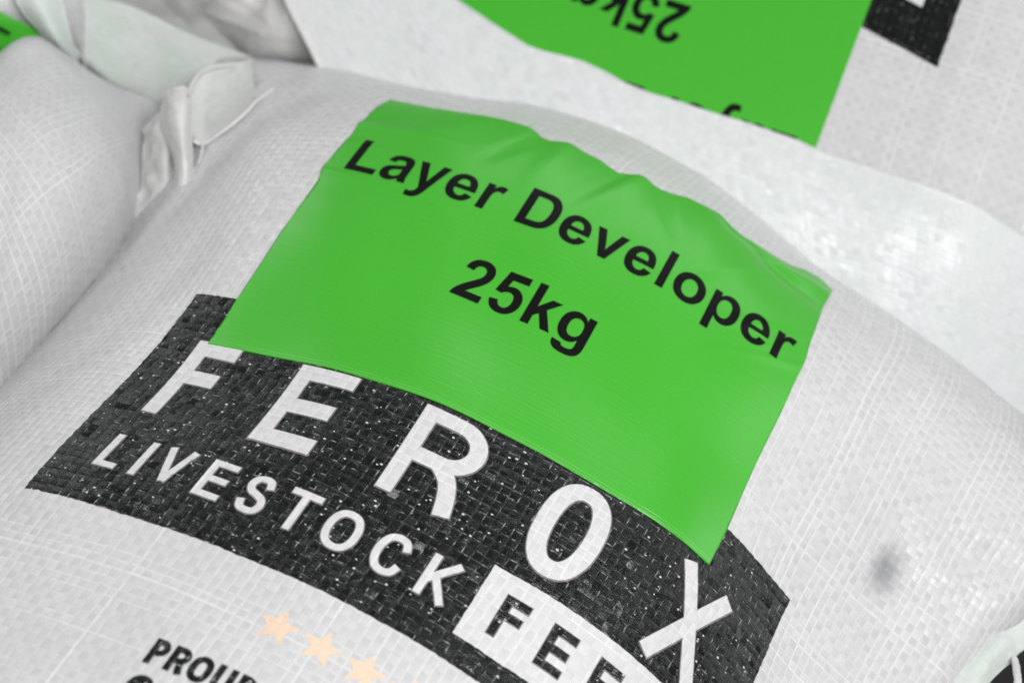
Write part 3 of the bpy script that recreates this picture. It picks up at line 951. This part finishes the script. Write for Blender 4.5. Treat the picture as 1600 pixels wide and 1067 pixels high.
# ---------------------------------------------------------------- nets of points: smooth sheets through measured places
NETS = {k_: np.array(v_) for k_, v_ in {'left_body':[[[-505.6,52.6,4],[-388.9,80.8,5],[-362.7,120.6,5],[-357,136.9,5],[-352.2,145.4,5],[-346.5,153.9,5],[-328.6,157.6,5],[-309.7,168.3,5],[-292.1,186.9,5],[-289.2,187.6,5],[-316.4,181,3]],[[-503.2,42.9,4],[-386.6,71,85],[-360.4,110.9,93],[-354.7,127.2,97],[-349.8,135.6,98],[-344.2,144.2,93],[-326.3,147.8,82],[-307.4,158.6,67],[-289.7,177.2,49],[-286.8,177.9,19],[-314,171.3,8]],[[-495,8.9,4],[-378.4,37,130],[-352.2,76.8,138],[-346.5,93.2,142],[-341.6,101.6,143],[-336,110.1,138],[-318.1,113.8,127],[-299.2,124.6,112],[-281.5,143.2,94],[-278.6,143.9,64],[-305.8,137.3,8]],[[-449.3,-49.3,4],[-332.7,-21.1,170],[-319.2,30.5,165],[-316.3,52.3,162],[-310.2,64.2,158],[-301.1,71.7,153],[-288.4,80.5,142],[-276.4,94.4,126],[-270.8,123,98],[-267.8,123.7,68],[-295.1,117.1,8]],[[-411,-99.7,4],[-294.3,-71.6,188],[-280.2,-25,182],[-277,-2.5,176],[-270.7,13.6,170],[-262.5,24.5,162],[-256.4,39.5,150],[-253.4,62.7,128],[-257.6,96.7,94],[-254.7,97.4,64],[-281.9,90.9,8]],[[-381.9,-139.7,4],[-265.3,-111.5,185],[-251.2,-67.2,178],[-248.9,-44.4,170],[-244.9,-25.6,162],[-240.5,-9.5,152],[-237.9,10.5,138],[-238.1,36.4,118],[-243.6,68.5,88],[-240.7,69.2,58],[-267.9,62.7,8]],[[-357.5,-183.9,4],[-240.8,-155.7,170],[-232.6,-110.5,160],[-230.8,-87.8,150],[-228.8,-67.1,140],[-227.5,-46.8,128],[-228.8,-21.6,113],[-230.6,6.1,96],[-232.9,32.9,75],[-229.9,33.6,45],[-257.2,27.1,8]],[[-341.2,-231.9,4],[-224.5,-203.7,140],[-225,-163.3,125],[-225,-139.6,115],[-225.2,-117.1,102],[-226.9,-93.9,88],[-229.2,-68.4,72],[-230.2,-43.6,58],[-231.8,-19.6,45],[-228.9,-18.9,15],[-256.1,-25.5,5]],[[-345.2,-269,4],[-228.5,-240.8,90],[-228,-207.5,75],[-228.2,-184.3,68],[-225.1,-164.7,58],[-224.2,-146,48],[-224.5,-124.7,40],[-225.5,-101.4,30],[-226.4,-77.1,20],[-223.5,-76.4,5],[-250.7,-83,3]]],
'far_body':[[[-492.4,140,3],[-481.2,146.6,3],[-436.6,172.7,3],[-396.7,195.7,3],[-365.9,221,3],[-358.2,227.4,3]],[[-480.7,128.1,3],[-469.9,134.5,155],[-426.8,160.3,155],[-389,182.6,150],[-360.1,206.7,140],[-352.8,212.7,3]],[[-434,80.2,3],[-424.7,86.3,162],[-387.4,110.7,160],[-358.3,130.1,155],[-336.7,149.3,142],[-331.3,154.1,3]],[[-416.4,53.1,3],[-407.8,61.6,145],[-373.3,95.3,140],[-349.1,122,130],[-332.5,139.6,115],[-328.3,143.9,3]],[[-430.4,64.7,3],[-421.1,73.2,90],[-384.2,107.4,85],[-355.2,143.5,75],[-333.5,159.1,65],[-328.1,163,3]],[[-452.9,85.5,3],[-442.8,94.4,20],[-402.7,129.6,15],[-367.7,168.9,10],[-336.5,187.5,7],[-328.7,192.1,3]],[[-458.5,90.8,3],[-448.3,99.6,3],[-407.4,135.1,3],[-370.8,175.3,3],[-337.3,194.6,3],[-328.9,199.4,3]]],
'far_label':[[[-412.5,92.7,161.5],[-378.1,97.3,158],[-362.2,104.3,149],[-353.4,109.7,143]],[[-402.3,78.1,155],[-374,90.7,147],[-357.8,103.6,142],[-342.8,116.5,135]],[[-394.2,65.4,140],[-372.1,86.8,130],[-356.3,100.6,124],[-341.4,116.8,123]],[[-404.9,76.5,105],[-380.4,96.8,101],[-360.8,112.6,100],[-346.1,130,98]]],
'far_letter':[[[-361.9,96.3,145.5],[-356.6,98.3,144],[-352.9,100.8,141]],[[-361.6,94.5,144.5],[-356.7,97.1,142.5],[-352.9,99.5,140]]],
'far_flap':[[[-366.2,117.2,170],[-353.4,123.2,170],[-343.9,135.3,165]],[[-356.4,109.7,159],[-342.9,113.4,162],[-337.4,128.5,155]],[[-349.2,108.7,150],[-334.2,109,154],[-329.3,123.3,142]],[[-341.7,112.4,138],[-327.7,112.3,135],[-325.4,125.8,120]],[[-346.2,130.3,105],[-335.9,136,98],[-328.2,143.4,88]]],
'pale_flap':[[[-345.8,141.4,149],[-333.3,154.8,143],[-317.6,170.8,134],[-289.9,195.8,110],[-258.1,225.7,85.9]],[[-341.8,139.8,134],[-326.2,154,124.9],[-307.9,171.3,112.9],[-286.4,192.1,97.6],[-265.3,216.6,86.4]],[[-337.7,138.8,120.2],[-321.3,150.8,107.4],[-303.7,166.3,95.5],[-287.7,184.2,85.9],[-275.1,203.7,85.6]],[[-335.1,139.7,107.5],[-318.7,149.5,90],[-305.7,161.1,78.6],[-295.6,171.7,69.3],[-283.2,193.5,78.4]],[[-339.3,148.8,94.7],[-322.3,158.7,75.6],[-310.8,168.9,61.7],[-301.6,178.4,52.9],[-287.5,201.3,63.2]]],
'gather':[[[-371.6,162.8,3],[-365.9,167.6,3],[-343.1,186.5,3],[-317.3,201.1,3],[-293.3,219.5,3],[-265.8,232.1,3],[-242.7,248.2,3],[-221.4,277.8,3],[-216.1,285.2,3]],[[-370.3,160.9,3],[-364.5,165.4,152.1],[-341.1,183.4,152.1],[-316.5,200.2,153.4],[-292.2,218.1,153.9],[-265.1,231.9,155.5],[-242.3,246.3,155],[-221.4,276.8,142],[-216.1,284.4,3]],[[-365.4,153.3,3],[-359,156.9,136.7],[-333.2,171.2,139.7],[-313.4,196.3,132.8],[-287.6,212.4,133.4],[-262.6,231,131.3],[-240.6,239,134],[-221.2,273,120],[-216.3,281.5,3]],[[-361.2,153.3,3],[-355.2,157.7,119.2],[-331.3,175.7,119.2],[-314,202.6,108.2],[-289.5,218.2,109.9],[-257.4,218.7,124.2],[-233.8,223,130],[-214.9,258.3,112],[-210.2,267.2,3]],[[-357.6,154.2,3],[-351.9,159.3,100.7],[-328.8,179.6,98.6],[-309.9,208.6,86.7],[-287.7,225.4,86.4],[-250.9,212.6,113.1],[-226.4,219.9,116],[-207,250.6,98],[-202.2,258.3,3]],[[-362,167.5,3],[-356.5,173.5,64.7],[-334.4,197.4,59.6],[-315.1,228.1,48.7],[-293.5,248,48.6],[-252.2,223.1,86.8],[-228,232,90],[-207.7,261.9,75],[-202.6,269.4,3]],[[-368.7,192.3,3],[-362.7,198.4,8.2],[-339,222.8,3],[-317,251.8,-0.5],[-295.2,273.9,0.6],[-273.9,287.9,7.1],[-246,299.1,13],[-222.3,320.6,10],[-216.3,326,3]],[[-370.3,198.5,3],[-364.3,204.7,3],[-340.1,229.2,3],[-317.4,257.7,3],[-295.6,280.4,3],[-279.3,304.1,3],[-250.5,315.9,3],[-225.9,335.3,3],[-219.7,340.2,3]]],
'gather_hem':[[-247.3,221.2,158],[-241.2,218.4,146],[-238.3,222.5,134],[-235.4,228.6,120],[-232.8,240.4,102],[-230.5,251.3,86]],
'ear':[[[-242.6,106.4,148.6],[-245.9,117.8,146.2],[-246.9,127.4,144.5],[-246,136.8,142],[-244,145.8,139],[-241.7,154.7,135.7],[-239,163.8,132.5],[-239.8,178.7,123.9]],[[-236.7,99.2,144.6],[-237.5,106.9,142.8],[-237.6,114.6,141.7],[-235.7,122.2,141.4],[-233.1,129.9,140.6],[-230.8,138,139.1],[-228.6,147.1,137.3],[-229.3,160.3,131.3]],[[-229.1,88.9,143.5],[-227.4,93,142.2],[-226.5,98.7,141.7],[-223.7,104.4,143.7],[-220.6,110.9,145.1],[-218.3,118,145.4],[-216.7,127.3,145],[-217.2,138.5,141.6]],[[-219.6,75.2,145.2],[-215.3,75.4,144.5],[-213.4,79,144.7],[-209.5,82.8,149],[-205.9,87.9,152.7],[-203.7,94.1,154.9],[-202.6,103.4,155.9],[-203,112.6,155.3]]],
'ear_hem_top':[[-236.5,96.2,154.2],[-241.3,108.9,150.7],[-244,119.2,148.5],[-245.6,130,145.2],[-244.2,140.2,142],[-241.4,151,137.7],[-238.6,161.6,133.1],[-239.8,178.7,123.9]],
'ear_hem_low':[[-218.9,73.8,146.6],[-214.6,74.1,145.8],[-212.7,77.7,146],[-208.8,81.4,150.3],[-205.2,86.5,154],[-203,92.7,156.2],[-201.9,102,157.2],[-202.3,111.2,156.6],[-202.5,130.5,152.2]],
'thread':[[-212,71.9,150.5],[-209.1,65.4,152],[-206.8,60.1,152],[-204.8,54.1,151.5]],
'roll':[[[-249.6,95.1,147.8],[-249.8,99.2,150.4],[-246,100.2,153.3],[-242.8,103.7,153],[-241.5,109.4,148.4]],[[-248,87.9,146.1],[-241.9,84.5,154.1],[-236.2,84.1,158],[-232.3,87,157.1],[-233.5,97.1,148.8]],[[-241.7,78.9,144.4],[-234.7,74.6,152.7],[-228.7,73.5,157.3],[-225.5,76.3,155.1],[-226.3,85.9,146.2]],[[-233.9,70.7,143.2],[-227.3,65.7,150.9],[-221.3,63.2,155.6],[-219.1,66.2,153.7],[-219.2,73.8,145.6]],[[-224.8,61.4,143.4],[-219.6,56.9,149.2],[-214.7,54.9,153.1],[-213.1,57.6,151.1],[-213,63.3,145.3]],[[-217.2,52.1,141.2],[-213.1,48.9,145.6],[-209.6,48,148.1],[-208.5,51,146.5],[-209.3,56.7,140.9]],[[-214.2,46.4,132.2],[-210.6,44.7,135.4],[-207.6,44.9,137.7],[-207.2,48.9,135.8],[-208.4,55.5,131.1]]],
'left_ear':[[[-250.3,104,134],[-250.9,95.2,136.9],[-254.7,93,132.9],[-261.9,96.7,121.2]],[[-239.3,89.6,134.5],[-240.9,81.3,138.1],[-247.2,81.9,133.2],[-258.4,89.1,118.8]],[[-233,82,131.4],[-234.2,71.7,135.8],[-241.5,73.6,128],[-254.1,80.3,114.9]],[[-227.4,74.5,125.6],[-229.6,64.4,130.5],[-237.5,65.9,122.5],[-249.3,71.2,110.7]],[[-222.4,66.6,119.8],[-226.1,57.6,123.2],[-233.3,58,116.8],[-244.4,61.6,106]],[[-220.1,60.1,110.2],[-223.3,51.7,114.1],[-230.1,50.6,108.9],[-241.4,52.3,99.2]],[[-217.9,52.4,99.5],[-222.3,44.8,101.6],[-228.8,42.5,98.1],[-238.8,41.8,91.3]]],
'corner_flap':[[[246.2,-33.1,103.4],[250.7,-1,114.1],[258.4,14.9,118.8],[265.2,27.5,122.8],[269.7,38.9,128.8]],[[253.3,-31.8,107.2],[257.4,-8.5,115.1],[262.5,9.2,120.8],[271.1,22.1,121.9],[278.4,32.1,123]],[[261.3,-29.6,110.4],[265,-11.4,114.8],[269.4,4.7,121.9],[277.7,11.2,117],[286.8,20.9,115.9]],[[268.7,-22.1,111.6],[270.7,-11.4,109.3],[274.4,-2.3,111.2],[277.9,4.5,113.3],[279.8,13.9,115.1]]],
'corner_hem':[[277.6,3.8,115.5],[279.3,-4.5,118.4],[280.6,-12.9,121.3],[282.5,-25.4,124.3]],
'corner_body':[[[306.9,46.4,3],[313.7,56.7,3],[340.9,98,3],[380.2,149.8,3],[390.1,162.8,3]],[[311.6,46.1,3],[318.2,55.9,67.5],[344.7,95.1,84.1],[383.6,139.8,103.9],[393.3,151,3]],[[330.6,44.8,3],[336.4,52.5,39],[359.6,83.3,52.2],[397.1,99.7,104.5],[406.5,103.9,3]],[[345.1,22.7,3],[350.8,28.9,34.1],[373.4,53.9,41.9],[409.4,60.8,106.5],[418.3,62.5,3]],[[359,-26.3,3],[366.9,-19.8,39.8],[398.6,5.9,46.2],[434.8,11.5,109.5],[443.9,12.9,3]],[[362.4,-38.5,3],[370.9,-32,3],[404.9,-6.1,3],[441.2,-0.8,3],[450.3,0.5,3]]]}.items()}


def cr_axis(A, k, axis):
    """Catmull-Rom refinement along one axis"""
    A = np.moveaxis(A, axis, 0)
    e = np.concatenate([2 * A[:1] - A[1:2], A, 2 * A[-1:] - A[-2:-1]])
    out = []
    for i in range(1, len(e) - 2):
        a, b, c, d = e[i - 1], e[i], e[i + 1], e[i + 2]
        for t in np.arange(k) / k:
            out.append(0.5 * (2 * b + (c - a) * t + (2 * a - 5 * b + 4 * c - d) * t * t + (3 * b - a - 3 * c + d) * t ** 3))
    out.append(A[-1])
    return np.moveaxis(np.array(out), 0, axis)


def fine(net, k):
    return cr_axis(cr_axis(net, k, 0), k, 1)


def normals_of(G):
    a = np.gradient(G, axis=1); b = np.gradient(G, axis=0)
    n = np.cross(a, b)
    n /= np.linalg.norm(n, axis=2)[..., None] + 1e-12
    if n[..., 2].mean() < 0:
        n = -n
    return n


def arc_uv(G):
    du = np.linalg.norm(np.diff(G, axis=1), axis=2).mean(0)
    dv = np.linalg.norm(np.diff(G, axis=0), axis=2).mean(1)
    U = np.concatenate([[0], np.cumsum(du)]); V = np.concatenate([[0], np.cumsum(dv)])
    return np.meshgrid(U / PITCH, V / PITCH)


def sheet(name, G, mat, parent, thick=0.8, solid=True, turn=0.0):
    """grid of points (mm) to a sheet with thickness"""
    nr, nc = G.shape[:2]
    U, V = arc_uv(G)
    U, V = U * math.cos(turn) - V * math.sin(turn), V * math.cos(turn) + U * math.sin(turn)
    if solid:
        n = normals_of(G)
        top, bot = G, G - n * thick
        P = np.concatenate([top.reshape(-1, 3), bot.reshape(-1, 3)])
        uv = np.tile(np.stack([U.ravel(), V.ravel()], 1), (2, 1))
        f = grid_faces(nr, nc)
        N = nr * nc
        i = np.arange(N).reshape(nr, nc)
        ring = np.concatenate([i[0, :-1], i[:-1, -1], i[-1, :0:-1], i[:0:-1, 0]])
        nx = np.roll(ring, -1)
        rim = np.stack([ring, nx, nx + N, ring + N], 1)
        F_ = np.concatenate([f, f[:, ::-1] + N, rim])
    else:
        P, uv, F_ = G.reshape(-1, 3), np.stack([U.ravel(), V.ravel()], 1), grid_faces(nr, nc)
    return link(name, mesh_from(P * MM, F_, uv), mat, parent)


def cord(name, pts, rx, mat, parent, flat=1.0, k=8, seg=10, wobble=0.0):
    """tube along points, flattened across"""
    p = cr_axis(np.asarray(pts, float), k, 0)
    rx = np.interp(np.linspace(0, 1, len(p)), np.linspace(0, 1, len(np.atleast_1d(rx))), np.atleast_1d(rx))
    t = np.gradient(p, axis=0)
    t /= np.linalg.norm(t, axis=1)[:, None]
    up = np.array([0.0, 0.0, 1.0])
    s = np.cross(t, up); s /= np.linalg.norm(s, axis=1)[:, None] + 1e-9
    w = np.cross(s, t)
    a = np.linspace(0, 2 * np.pi, seg, endpoint=False)
    rr = rx[:, None] * (1 + wobble * rng.normal(0, 1, (len(p), seg)))
    V = p[:, None] + s[:, None] * (np.cos(a) * rr)[..., None] + w[:, None] * (np.sin(a) * rr * flat)[..., None]
    n = len(p)
    i = np.arange(n * seg).reshape(n, seg)
    j = np.roll(i, -1, 1)
    f = np.stack([i[:-1], j[:-1], j[1:], i[1:]], -1).reshape(-1, 4)
    L = np.concatenate([[0], np.cumsum(np.linalg.norm(np.diff(p, axis=0), axis=1))])
    uv = np.stack([np.tile(a / (2 * np.pi) * 2, n), np.repeat(L / PITCH, seg)], 1)
    return link(name, mesh_from(V.reshape(-1, 3) * MM, f, uv), mat, parent)


def noise2(x, y, seed, n=7, f0=0.02, f1=0.12):
    r = np.random.default_rng(seed)
    out = 0
    for _ in range(n):
        f = r.uniform(f0, f1); a = r.uniform(0, 2 * np.pi)
        out = out + np.sin(f * (x * np.cos(a) + y * np.sin(a)) + r.uniform(0, 6.28)) * (f0 / f) ** 0.7
    return out / n


# the main sack's folded corner (ear) at the upper left
G = fine(NETS['ear'], 10)
ear = sheet("corner_fold", G, M_EAR, main, 0.7)
cord("hem", NETS['ear_hem_top'], 1.3, M_HEM, main, 0.7, wobble=0.10)
cord("hem", NETS['ear_hem_low'], 1.1, M_HEM, main, 0.7, wobble=0.10)
cord("loose_thread", NETS['thread'], [0.9, 0.7, 0.6, 0.5], M_HEM, main, 1.0)
G = fine(NETS['roll'], 10)
U_, V_ = arc_uv(G)
G = G + normals_of(G) * (1.6 * noise2(U_ * 3.6, V_ * 1.6, 77, f0=0.12, f1=0.45))[..., None]
sheet("corner_roll", G, M_HEM, main, 0.8)

# ---------------------------------------------------------------- the sack behind, turned end for end
BR = np.array([[-0.99737,0.062298,-0.037055],[-0.034494,-0.857536,-0.513266],[-0.063751,-0.510638,0.857429]])
BT = np.array([-51.69,287.24,188.14])
FLAP = np.array([[203.9,16.4],[149,25],[113.9,28.6],[91.7,32.1],[68.6,38.2],[50,44],[36.2,47.9],[23.6,51.3],[12.8,51],[5.1,50.2],[-7.4,49.5],[-21.5,51.4],[-33.8,54.3],[-48.7,55],[-65.8,53.6],[-84.8,53.2],[-103.8,52.3],[-132.8,52.9],[-147.1,54.8],[-166.5,54.9],[-199.7,55.7],[-226.6,56.2],[-254.6,59.1],[-292.5,59.7]])
FLAPL = np.array([[212.1,46.7],[194.3,67.7],[187.9,74.4],[180.5,81.6],[171.3,89.1],[162.2,96.5],[150.5,109.9]])


def back_surf(u, v, off=0.0):
    u = np.asarray(u, float); v = np.asarray(v, float)
    z = -np.maximum(v - 62, 0) ** 2 / (2 * 150.0) - np.maximum(-u - 190, 0) ** 2 / (2 * 160.0) - np.maximum(u - 140, 0) ** 2 / (2 * 22.0) - np.maximum(-40 - v, 0) ** 2 / (2 * 620.0)
    z = z + 0.8 * np.sin(u * 0.03 + 0.5 * np.sin(v * 0.02)) * np.sin(v * 0.028) * np.clip((np.abs(u + 60) - 90) / 60, 0, 1)
    z = z - np.maximum(-330 - v, 0) ** 2 / (2 * 160.0)
    P = BT + u[:, None] * BR[:, 0] + v[:, None] * BR[:, 1] + (z + off)[:, None] * BR[:, 2]
    side = np.maximum(-u - 322, 0) + np.maximum(u - 250, 0)           # the sides of the filled sack
    P = P - BR[:, 0] * (np.sign(u) * side * 0.8)[:, None]
    P[:, 2] -= side * side * 0.10 + side * 1.2
    P[:, 2] = np.maximum(P[:, 2], 2.0)
    return P


back = thing("feed_sack", "feed sack behind, its green label upside down and half hidden under a white flap",
             "feed sack", (float(BT[0]) * MM, float(BT[1]) * MM, 0), SACKS)
us = np.concatenate([np.arange(-392, -270, 4.0), np.arange(-268, 275, 4.0), np.arange(276, 336, 4.0)])
vs = np.concatenate([np.arange(-620, -120, 14.0), np.arange(-118, 110, 4.0), np.arange(112, 240, 6.0)])
gu, gv = np.meshgrid(us, vs)
sheet_P = back_surf(gu.ravel(), gv.ravel())
_uv = np.stack(wob(gu.ravel() + 40, gv.ravel()), 1)
link("woven_body", mesh_from(sheet_P * MM, grid_faces(len(vs), len(us)), _uv), M_FAR, back)
bplace = lambda u, v, o: back_surf(u, v, o)
black_panel(back, -27.5, 27.5, lambda u, v, o: back_surf(u, v - 0.2 * (u + 172), o), ink=M_BLACK_FAR, with_halo=False, step=5.0, off0=0.5, only='big')
blab = printed("label_sheet", [[[(-132.6, -77), (128, -77), (128, 126), (60, 124), (0, 128), (-60, 125), (-132.6, 127)]]], M_GREEN, back, 1.4, step=4.0, place=bplace, uvf=label_uv)
for txt_, x_, y_ in (("Layer Developer", -123.17, 50.63), ("25kg", -36.78, -6.62)):
    for shp in bold_text(txt_, x_, y_, S_X, S_Y):
        printed("letter", [shp], M_INK, blab, 1.55, step=4.0, place=bplace, uvf=label_uv)
# folded mouth of that sack, lying over the label
eu = np.linspace(-330, 182, 170)
o_ = np.argsort(FLAP[:, 0])
ev = np.interp(eu, FLAP[o_, 0], FLAP[o_, 1]) + np.interp(eu, [-100, -75, -40], [-0.5, -0.9, -2.3])
tt = np.linspace(0, 1, 46)
gv = ev[None] + (185 - ev[None]) * tt[:, None]
uL = np.interp(gv[:, -1], FLAPL[:, 1], FLAPL[:, 0])
gu = -330 + (eu[None] + 330) / (182.0 + 330) * (uL[:, None] + 330)
fade = np.clip(tt[:, None] * 4, 0.25, 1)
lift = 2.4 + fade * (2.0 * noise2(gu, gv, 5, f0=0.03, f1=0.12) + 3.2 * noise2(gu, gv * 0.3, 8, n=9, f0=0.03, f1=0.11) + 0.5 * noise2(gu, gv, 15, n=9, f0=0.15, f1=0.4))
lift = lift + 5.0 * bell(gu + 225, 45) * bell(tt[:, None] - 0.2, 0.35) - 2.5 * bell(gu + 205, 14) * bell(tt[:, None] - 0.35, 0.3)
lift = np.maximum(lift, 2.0)
G = back_surf(gu.ravel(), gv.ravel(), (lift + 1.0 * np.maximum(gu - 140, 0) ** 2 / (2 * 22.0)).ravel()).reshape(gu.shape + (3,))
sheet("mouth_flap", G, M_FLAP, back, 0.9)
cord("hem", G[::5, -1] + (0, 0, 0.6), [2.6, 3.0, 2.6, 3.1, 2.6], M_HEM, back, 0.5, wobble=0.05)

# ---------------------------------------------------------------- sacks to the left
c0 = NETS['left_body'].reshape(-1, 3).mean(0)
left = thing("feed_sack", "plain white feed sack with bare unprinted weave, left of the front sack",
             "feed sack", (float(c0[0]) * MM, float(c0[1]) * MM, 0), SACKS)
G = fine(NETS['left_body'], 12)
U_, V_ = arc_uv(G)
G = G + normals_of(G) * (0.5 * noise2(U_ * 3.6, V_ * 3.6, 2, f0=0.03, f1=0.09))[..., None]
sheet("woven_body", G, M_FAR, left, solid=False, turn=0.58)
G = fine(NETS['left_ear'], 10)
U_, V_ = arc_uv(G)
G = G + normals_of(G) * (6.5 * noise2(U_ * 3.6, V_ * 3.6, 21, n=11, f0=0.14, f1=0.7))[..., None]
sheet("corner_fold", G, M_HEM, left, 0.8)

c0 = NETS['far_body'].reshape(-1, 3).mean(0)
far = thing("feed_sack", "feed sack showing only a sliver of green label past the plain sack",
            "feed sack", (float(c0[0]) * MM, float(c0[1]) * MM, 0), SACKS)
sheet("woven_body", fine(NETS['far_body'], 10), M_FAR, far, solid=False)
fl = sheet("label_sheet", fine(NETS['far_label'], 8), M_GREEN, far, 0.5)
sheet("letter", fine(NETS['far_letter'], 4), M_INK, far, 0.3)
G = fine(NETS['far_flap'], 10)
sheet("mouth_flap", G, M_PALE, far, 0.9)

c0 = NETS['gather'].reshape(-1, 3).mean(0)
gat = thing("feed_sack", "crumpled white feed sack with a wide pale green flap folded over it",
            "feed sack", (float(c0[0]) * MM, float(c0[1]) * MM, 0), SACKS)
G = fine(NETS['gather'], 14)
nr, nc = G.shape[:2]
s_, t_ = np.meshgrid(np.linspace(-1, 7, nc), np.linspace(-1, 6, nr))
fold = np.zeros_like(s_)
for (a0, b0), (a1, b1), w_, amp in [((3.0, 0.6), (2.55, 2.3), .16, -5.5), ((2.5, 0.5), (2.9, 2.2), .20, 4.0), ((3.9, 0.5), (3.5, 2.6), .22, 4.0), ((4.25, 0.8), (4.2, 2.0), .16, -9.0),
                                    ((4.6, 1.0), (4.9, 2.6), .13, -8.0), ((2.1, 0.8), (2.4, 1.8), .15, -3.0), ((3.4, 1.4), (4.0, 2.2), .14, 3.0), ((3.1, 2.0), (3.9, 2.7), .13, -3.0), ((1.4, .7), (2.0, 1.4), .2, 3.0)]:
    fold += crease(s_, t_, (a0, b0), (a1, b1), w_, amp)
U_, V_ = arc_uv(G)
fold *= 0.42
fold += 1.2 * noise2(U_ * 3.6, V_ * 3.6, 31, f0=0.05, f1=0.25)
G = G + normals_of(G) * fold[..., None]
sheet("gathered_mouth", G, M_GATHER, gat, solid=False)

G = fine(NETS['pale_flap'], 12)
U_, V_ = arc_uv(G)
G = G + normals_of(G) * (0.9 * noise2(U_ * 3.6, V_ * 3.6, 41, f0=0.03, f1=0.10))[..., None]
sheet("mouth_flap", G, M_PALE, gat, 0.9)

# ---------------------------------------------------------------- sack at the lower right corner
c0 = NETS['corner_body'].reshape(-1, 3).mean(0)
cor = thing("feed_sack", "feed sack showing only a pale folded flap beside a dark gap",
            "feed sack", (float(c0[0]) * MM, float(c0[1]) * MM, 0), SACKS)
sheet("woven_body", fine(NETS['corner_body'], 8), M_FAR, cor, solid=False)
G = fine(NETS['corner_flap'], 10)
sheet("mouth_flap", G, M_PALE, cor, 0.9)
cord("hem", NETS['corner_hem'], [1.8, 2.0, 2.0, 2.0], M_HEM, cor, 0.6, wobble=0.08)

# ---------------------------------------------------------------- floor
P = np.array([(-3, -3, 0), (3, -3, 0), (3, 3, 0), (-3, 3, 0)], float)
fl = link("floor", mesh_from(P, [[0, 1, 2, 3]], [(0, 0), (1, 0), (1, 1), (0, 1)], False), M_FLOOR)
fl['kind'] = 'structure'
